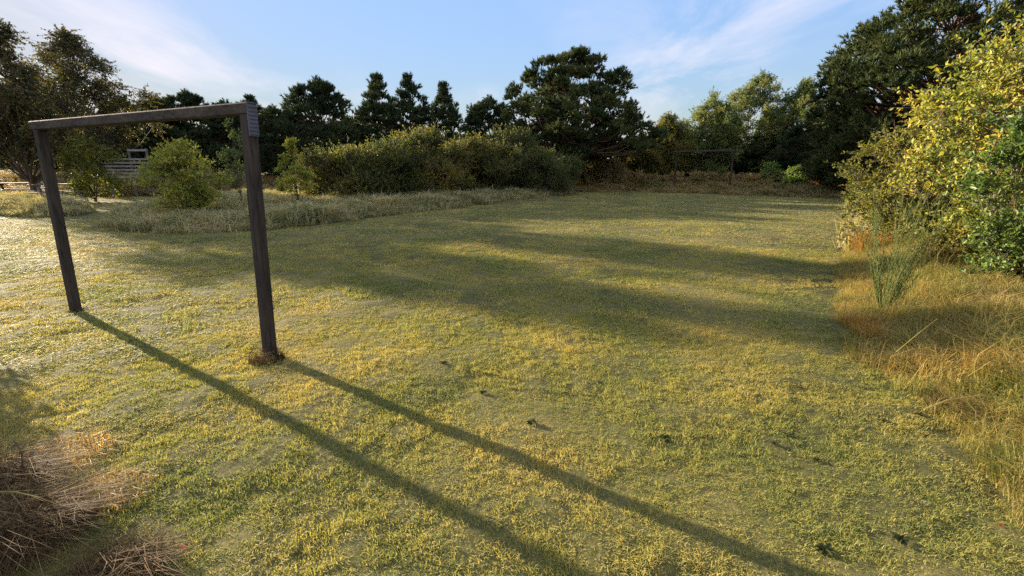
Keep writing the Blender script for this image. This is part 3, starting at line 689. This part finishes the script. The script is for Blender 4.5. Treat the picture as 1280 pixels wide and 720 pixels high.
# bracken clumps along the far edge
kk = dict(n_clumps=26, clump_r=0.25, shoots=12, shoot_len=0.4, leaves=12, leaf_l=0.10, leaf_w=0.04, stems=3, trunk_r=0.015, flat=0.6, out=0.9, up=0.3, lobes=0.3, spread=0.5, attach=0.8)
xy = at(770, 32.5)
br = plant('bracken_clump', 'rusty bracken clump on the bank at the far end of the pitch', 'bracken', xy, M['bracken'], M['twig'], 'bracken clumps along the far edge', seed=90, parts=SH,
           prof=[(0.05, 0.6), (0.35, 0.75), (0.75, 0.3)], **kk)
rnd = random.Random(4)
for px, Y in ((745, 33.5), (792, 33), (812, 32), (828, 33.5), (858, 33), (880, 32.4), (905, 33), (930, 32), (948, 31), (980, 31.5), (1020, 29), (1040, 28)):
    copy_plant(br, at(px, Y), 'rusty bracken clump on the bank at the far end of the pitch', (rnd.uniform(.8, 1.4), rnd.uniform(.8, 1.4), rnd.uniform(.7, 1.35)), rnd.uniform(0, 6))

# right side: near shrubs
x, y = 7.3, 6.7
plant('yellow_shrub', 'tall shrub of yellowing autumn leaves at the right edge', 'shrub', (x, y), M['yellow'], M['twig'], seed=101, parts=SH,
      prof=[(0.25, 1.0), (1.2, 1.6), (2.1, 1.55), (2.8, 1.05), (3.3, 0.3)], n_clumps=135, clump_r=0.24, shoots=19, shoot_len=0.5, leaves=13, leaf_l=0.068, leaf_w=0.033, shape='leaf',
      stems=6, trunk_r=0.04, out=0.7, up=0.5, lobes=0.15, spread=0.5, attach=1.0, inner=0.35, twig_r=0.004, axis_mix=0.5)
x, y = 8.1, 9.6
plant('yellow_shrub', 'lower spreading yellow green shrub left of the tall yellow one', 'shrub', (x, y), M['olive'], M['twig'], seed=102, parts=SH,
      prof=[(0.2, 1.0), (0.8, 1.45), (1.4, 1.2), (2.0, 0.6), (2.35, 0.15)], n_clumps=100, clump_r=0.32, shoots=18, shoot_len=0.42, leaves=11, leaf_l=0.075, leaf_w=0.038, shape='diamond',
      stems=6, trunk_r=0.035, out=0.7, up=0.45, lobes=0.2, spread=0.5, attach=1.0, inner=0.35, twig_r=0.004)
x, y = 5.75, 5.3
plant('green_shrub', 'glossy fresh green shrub with big leaves in front of the yellow shrub', 'shrub', (x, y), M['glossy'], M['twig'], seed=103, parts=SH,
      prof=[(0.05, 0.35), (0.4, 0.6), (0.9, 0.72), (1.3, 0.6), (1.75, 0.2)], n_clumps=52, clump_r=0.2, shoots=11, shoot_len=0.45, leaves=15, leaf_l=0.068, leaf_w=0.030, shape='leaf',
      stems=5, trunk_r=0.02, out=0.5, up=1.1, lobes=0.2, spread=0.5, attach=1.3, inner=0.3, twig_r=0.004, axis_mix=0.45)
x, y = 5.3, 3.95
plant('red_bramble', 'reddening bramble bush low on the bank at the right edge', 'bush', (x, y), M['red'], M['twig'], seed=104, parts=SH,
      prof=[(0.1, 0.25), (0.35, 0.42), (0.65, 0.2)], n_clumps=26, clump_r=0.14, shoots=9, shoot_len=0.2, leaves=8, leaf_l=0.04, leaf_w=0.028, shape='leaf',
      stems=4, trunk_r=0.008, out=0.6, up=0.4, lobes=0.2, spread=0.6, attach=0.8, inner=0.3, twig_r=0.0025)

x, y = -6.2, 4.2
plant('round_shrub', 'shrub just beyond the left edge that shades the near corner', 'shrub', (x, y), M['olive'], M['twig'], seed=105, parts=SH,
      prof=[(0.1, 0.5), (0.6, 0.62), (1.1, 0.5), (1.35, 0.2)], n_clumps=50, clump_r=0.28, shoots=18, shoot_len=0.4, leaves=11, leaf_l=0.075, leaf_w=0.035,
      stems=5, trunk_r=0.03, out=0.8, up=0.6, lobes=0.2, spread=0.5, attach=1.2)

for q, (bx, by, bs, mt, lab) in enumerate([(6.3, 6.3, 0.8, 'olive', 'low olive bramble under the left side of the tall yellow shrub'), 
                                           (6.9, 8.4, 0.8, 'olive', 'low bramble at the foot of the lower yellow green shrub'), (5.9, 4.6, 0.6, 'hedge_green', 'dark low bramble in front of the glossy green shrub')]):
    plant('bramble', lab, 'bush', (bx, by), M[mt], M['twig'], seed=120 + q, parts=SH, prof=[(0.05, bs * .7), (0.25, bs), (0.6 * bs + .1, bs * .4)],
          n_clumps=34, clump_r=0.16, shoots=12, shoot_len=0.28, leaves=9, leaf_l=0.05, leaf_w=0.034, shape='leaf', stems=4, trunk_r=0.008, out=0.7, up=0.3, lobes=0.3, spread=0.6, attach=0.8, inner=0.2, twig_r=0.0025, droop=0.1)

# broom: upright thin green stems
def broom(xy, label, seed, hgt):
    rng = np.random.default_rng(seed); rnd = random.Random(seed)
    root = empty('broom_plant', (xy[0], xy[1], H1(*xy) - 0.02)); prop(root, label, 'plant')
    mb = MB(); A = []; B = []
    for k in range(36):
        a = rnd.uniform(0, 6.28); ln = hgt * rnd.uniform(.55, 1.05); t = rnd.uniform(.02, .5)
        d = Vector((math.cos(a) * t, math.sin(a) * t, 1)).normalized(); pts = [Vector((math.cos(a) * .03, math.sin(a) * .03, 0))]
        for i in range(6):
            d = (d + Vector((math.cos(a) * .02, math.sin(a) * .02, .10)) + Vector((rnd.uniform(-.05, .05), rnd.uniform(-.05, .05), 0))).normalized(); pts.append(pts[-1] + d * ln / 6)
        mb.tube(pts, [0.0034 * (1 - .12 * i) for i in range(7)], 4)
        for i in range(2, 7):
            for _ in range(5):
                p = pts[i] - d * rnd.uniform(0, ln / 6); e = (d * 1.6 + Vector((rnd.uniform(-1, 1), rnd.uniform(-1, 1), rnd.uniform(0, .6)))).normalized()
                A.append(tuple(p)); B.append(tuple(p + e * rnd.uniform(.06, .17)))
    mb.build('stems', M['broom'], root)
    pv, pf, pl = prisms(np.array(A), np.array(B), 0.0022, 0.001)
    link('twigs', np_mesh('twigs', pv, pf, pl), M['broom'], root)
    return root
broom(GB(1106, 392), 'upright green broom plant with thin whippy stems on the bank edge', 7, 1.3)

# grass tussocks that stand out
def tussock(name, label, xy, r, h, n, mat, seed, w=(0.003, 0.006), lean=0.9, curl=0.8, group=None, wind=(0, 0), outw=0.5):
    me = blades(name, n, r, h * .35, h, w[0], w[1], lean, curl, mat, seed, mound=0.3, clumpy=False, square=False, wind=wind, outw=outw)
    o = link(name, me); o.location = (xy[0], xy[1], H1(*xy)); prop(o, label, 'tussock', group)
    return o
tussock('grass_tussock', 'upright orange straw tussock below the broom plant', GB(1085, 428), 0.12, 0.34, 420, M['orange_grass'], 201, lean=0.45, curl=0.35)
tussock('grass_tussock', 'orange brown tussock further up the bank edge beyond the broom', (6.5, 8.6), 0.3, 0.7, 500, M['orange_grass'], 202, w=(.005, .009))
tussock('grass_tussock', 'dark grass tuft round the foot of the right goal post', GB(334, 450), 0.14, 0.19, 520, M['brown_grass'], 203, lean=0.7, curl=0.6, w=(.002, .004))
tussock('grass_tussock', 'thin grass tuft round the foot of the left goal post', GB(96, 389), 0.10, 0.08, 200, M['brown_grass'], 204)
for q, (px, py, rr, hh, mt, lab) in enumerate([
        (1072, 408, .12, .30, 'orange_grass', 'rust orange tussock at the shadow edge beside the broom plant'),
        (1128, 462, .13, .26, 'straw', 'pale straw tussock marking the corner of the bank, near side of the broom'),
        (1196, 520, .15, .28, 'brown_grass', 'brown dead tussock beside the bent pinkish stem on the bank'),
        (1250, 470, .18, .34, 'orange_grass', 'orange brown tussock under the glossy green shrub'),
        (1268, 598, .14, .24, 'straw', 'pale straw tussock nearest the viewer on the right bank')]):
    tussock('grass_tussock', lab, GB(px, py), rr, hh, 420, M[mt], 220 + q, w=(.002, .0045), lean=.8, curl=.8)
for q, pts in enumerate([((1120, 440, .2), (1150, 415, .45), (1172, 398, .55)), ((1135, 480, .2), (1158, 450, .42), (1182, 436, .46)), ((1210, 470, .3), (1238, 452, .42), (1272, 446, .44)), ((1175, 455, .25), (1196, 440, .4), (1190, 420, .52))]):
    mb = MB(); mb.tube([(*G(a, b, z), z) for a, b, z in pts], [.0022, .0018, .001], 5)
    prop(mb.build('dry_stem', M['straw']), ('dry stalk rising from the tussock beside the broom plant', 'dry stalk crossing the middle of the straw bank', 'dry stalk lying under the glossy green shrub', 'forked looking dry stalk above the brown dead tussock')[q], 'stem')
tussock('grass_tussock', 'low orange straw tuft behind the dead brown tussocks', GB(70, 575), 0.26, 0.13, 700, M['orange_grass'], 205, w=(.0015, .003), lean=.8, outw=.2)
tussock('grass_tussock', 'low orange straw tuft between the dead tussocks and the open lawn', GB(128, 618), 0.20, 0.11, 500, M['orange_grass'], 206, w=(.0015, .003), lean=.8, outw=.2)
gt = 'dead brown tussocks in the near corner'
for q, (px, py, r, h, lab) in enumerate([
        (12, 605, .14, .26, 'dead brown tussock nearest the left goal post, in the near corner'),
        (50, 665, .20, .32, 'largest dead brown tussock in the near left corner'),
        (0, 690, .22, .38, 'dead brown tussock at the extreme lower left corner'),
        (150, 722, .18, .22, 'flattened dead tussock beside the red leaf'),
        (-40, 640, .26, .42, 'dead tussock leaning in from beyond the left edge')]):
    tussock('dead_tussock', lab, GB(px, py), r, h, 900, M['brown_grass'], 210 + q, lean=1.0, curl=1.25, group=gt, w=(.0018, .0042), outw=0.35, wind=(.35, -.2))

# dry stems and twigs
def stem(name, label, pts, r, mat, cat='stem', group=None):
    mb = MB(); m = len(pts); mb.tube(pts, [r * (1 - .6 * i / (m - 1)) for i in range(m)], 5)
    o = mb.build(name, mat); prop(o, label, cat, group); return o
def gp3(px, py, z): d = G(px, py, z); return Vector((d[0], d[1], z))
stem('dry_stem', 'pale pinkish dry stem bent over the straw bank', [gp3(1155, 512, .22), gp3(1185, 500, .28), gp3(1225, 494, .30), gp3(1262, 500, .30)], .006, M['straw'])
stem('bare_twig', 'bare upright forked twig in the dead tussocks', [gp3(31, 605, .05), gp3(28, 585, .15), gp3(27, 565, .26), gp3(17, 550, .33)], .005, M['twig'], 'twig')
stem('dry_stem', 'long pale dry stalk lying over the dead tussocks', [gp3(-20, 614, .30), gp3(20, 615, .34), gp3(50, 622, .33), gp3(75, 632, .28)], .003, M['straw'])

# ------------------------------------------------------------------ goals
def lerp(a, b, t): return a + (b - a) * t
def goal(label, bl, br_, tl, tr, s, over):
    """timber goal: two square posts, a crossbar on their faces and a ribbed plate on one corner"""
    c = (bl + br_) / 2
    root = empty('goal_frame', (c.x, c.y, c.z)); prop(root, label, 'goal', 'timber football goals')
    bar = (tr - tl).normalized(); 
    for b, t in ((bl, tl), (br_, tr)):
        mb = MB(); d = (t - b).normalized()
        p0 = b - d * 0.15 - c; p1 = t - d * (s * 0.5) - c
        m = 8; w = 0.004; rnd = random.Random(int(b.x * 100))
        mb.beam(p0, p1, s, s, up=bar.cross(d).normalized() if abs(bar.z) < .9 else Vector((0, 1, 0)), bev=0.01)
        mb.build('post', M['goal'], root)
    mb = MB(); up = ((tl - bl).normalized() + (tr - br_).normalized()).normalized()
    mb.beam(tl - bar * over - c, tr + bar * (s * 0.5) - c, s * 0.96, s, up=up, bev=0.01)
    return root, mb.build('crossbar', M['goal_bar'], root), bar, up, c
bl = Vector((*G(95, 389), 0)); br_ = Vector((*G(338, 447), 0))
bl.z = H1(bl.x, bl.y); br_.z = H1(br_.x, br_.y)
tr = F(309, 136, br_.y + 0.02); tl = F(49, 157, bl.y + 0.02)
print('GOAL', bl, br_, tl, tr, (bl - br_).length)
root, _, bar, up, c = goal('near timber goal frame of dark weathered square posts, its crossbar across the upper left', bl, br_, tl, tr, 0.088, 0.11)
mb = MB(); nrm = bar; q = tr + bar * (0.044 + 0.0065) - c
fw = bar.cross(up).normalized()
mb.beam(q - up * 0.20, q + up * 0.042, 0.084, 0.008, up=bar, bev=0.001)
for k in range(9):
    z = -0.185 + k * 0.028
    mb.beam(q + bar * .006 + up * z - fw * .038, q + bar * .006 + up * z + fw * .038, 0.010, 0.008, up=bar, bev=0.002)
mb.build('corner_plate', M['plate'], root)
gbl = Vector((*at(845, 30.6), 0)); gbr = Vector((*at(915, 29.0), 0))
gbl.z = H1(gbl.x, gbl.y); gbr.z = H1(gbr.x, gbr.y)
goal('far timber goal frame standing before the trees at the other end', gbl, gbr, gbl + Vector((0, 0, 2.1)), gbr + Vector((0.02, 0, 2.12)), 0.095, 0.08)

# ------------------------------------------------------------------ fence and picnic tables at the left
fx0, fx1, fy = F(131, 205, 24.5).x, F(186, 205, 24.5).x, 24.5
fz = H1((fx0 + fx1) / 2, fy)
root = empty('slatted_fence', ((fx0 + fx1) / 2, fy, fz)); prop(root, 'grey horizontal slat fence glimpsed through the goal beyond the grass bank', 'fence')
w = fx1 - fx0; mb = MB()
zt = F(160, 199, fy).z - fz
for k in range(6): mb.box((0, 0, zt - k * 0.17), w, 0.025, 0.09)
mb.box((w * .28, 0, zt + 0.42), w * .42, 0.025, 0.09)
mb.build('slat_panel', M['fence'], root)
for sx in (-w / 2 + .05, w * .07, w / 2 - .05):
    mb = MB(); mb.beam((sx, 0.065, -0.2), (sx, 0.065, zt + (.5 if sx > 0 else .1)), 0.09, 0.09, up=Vector((0, 1, 0))); mb.build('post', M['dark_timber'], root)

def picnic(xy, rz, label):
    root = empty('picnic_table', (xy[0], xy[1], H1(*xy)), rz); prop(root, label, 'picnic table', 'picnic tables by the birches')
    mb = MB()
    for k in range(5): mb.box((0, -0.30 + k * .15, 0.74), 1.8, 0.14, 0.04)
    mb.build('tabletop', M['dark_timber'], root)
    for s in (-1, 1):
        mb = MB()
        for k in range(2): mb.box((0, s * (0.66 + k * .14), 0.44), 1.8, 0.13, 0.04)
        mb.build('bench', M['dark_timber'], root)
    for sx in (-.6, .6):
        mb = MB()
        for s in (-1, 1): mb.beam((sx, s * .68, 0), (sx, s * .25, .715), 0.05, 0.09, up=Vector((1, 0, 0)))
        mb.beam((sx + .052, -.8, .37), (sx + .052, .8, .37), 0.05, 0.09); mb.beam((sx + .052, -.36, .675), (sx + .052, .36, .675), 0.05, 0.07)
        mb.build('legs', M['dark_timber'], root)
    return root
picnic(at(14, 23.5), 0.55, 'dark timber picnic table farther left, at the picture edge under the birch')
picnic(at(66, 20.5), 0.75, 'dark timber picnic table seen behind the left goal post')

# ------------------------------------------------------------------ small things on the lawn
def rosette(xy, seed, r):
    rng = np.random.default_rng(seed); n = 16
    a = np.arange(n) / n * 6.283 + rng.uniform(-.25, .25, n); el = rng.uniform(.08, .45, n)
    A = np.stack([np.cos(a), np.sin(a), el], 1); P = np.zeros((n, 3)); P[:, 2] = 0.004
    return leaf_array(P, A, r * rng.uniform(.7, 1.2, n), r * .42 * np.ones(n), rng, 'leaf', up=1.5)
first = None; rnd = random.Random(9)
for q, (px, py) in enumerate([(987, 546), (968, 556), (1022, 577), (1030, 690), (1126, 676), (812, 546), (832, 550), (664, 530), (604, 492), (1106, 528), (555, 455), (1150, 520)]):
    xy = GB(px, py)
    if first is None:
        vv, fl, lt = rosette(xy, 300, 0.042); first = link('weed_rosette', np_mesh('weed_rosette', vv, fl, lt), M['weed']); o = first
        prop(o, 'dark flat weed rosette growing in the mown lawn', 'weed', 'dark weed rosettes scattered over the lawn')
    else:
        o = first.copy(); COL.objects.link(o)
    o.location = (xy[0], xy[1], H1(*xy) + 0.004); s = rnd.uniform(.7, 1.2); o.scale = (s, s, s); o.rotation_euler = (0, 0, rnd.uniform(0, 6))
def fallen(px, py, label, col, size, seed):
    m = leaf_mat('fallen_leaf_' + ('red' if seed == 1 else 'rust'), [(0.2, col), (0.8, tuple(v * 1.3 for v in col))], transl=0.3)
    rng = np.random.default_rng(seed); xy = G(px, py)
    vv, fl, lt = leaf_array(np.zeros((1, 3)), np.array([[1, .4, .12]]), np.array([size]), np.array([size * .7]), rng, 'leaf', up=6)
    o = link('fallen_leaf', np_mesh('fallen_leaf', vv, fl, lt), m); o.location = (xy[0], xy[1], H1(*xy) + 0.045); prop(o, label, 'leaf')
fallen(226, 700, 'bright red fallen leaf on the grass beside the dead tussocks', (0.55, 0.05, 0.02), 0.035, 1)
fallen(1245, 671, 'small rust red fallen leaf on the lawn near the straw bank', (0.30, 0.07, 0.02), 0.03, 2)
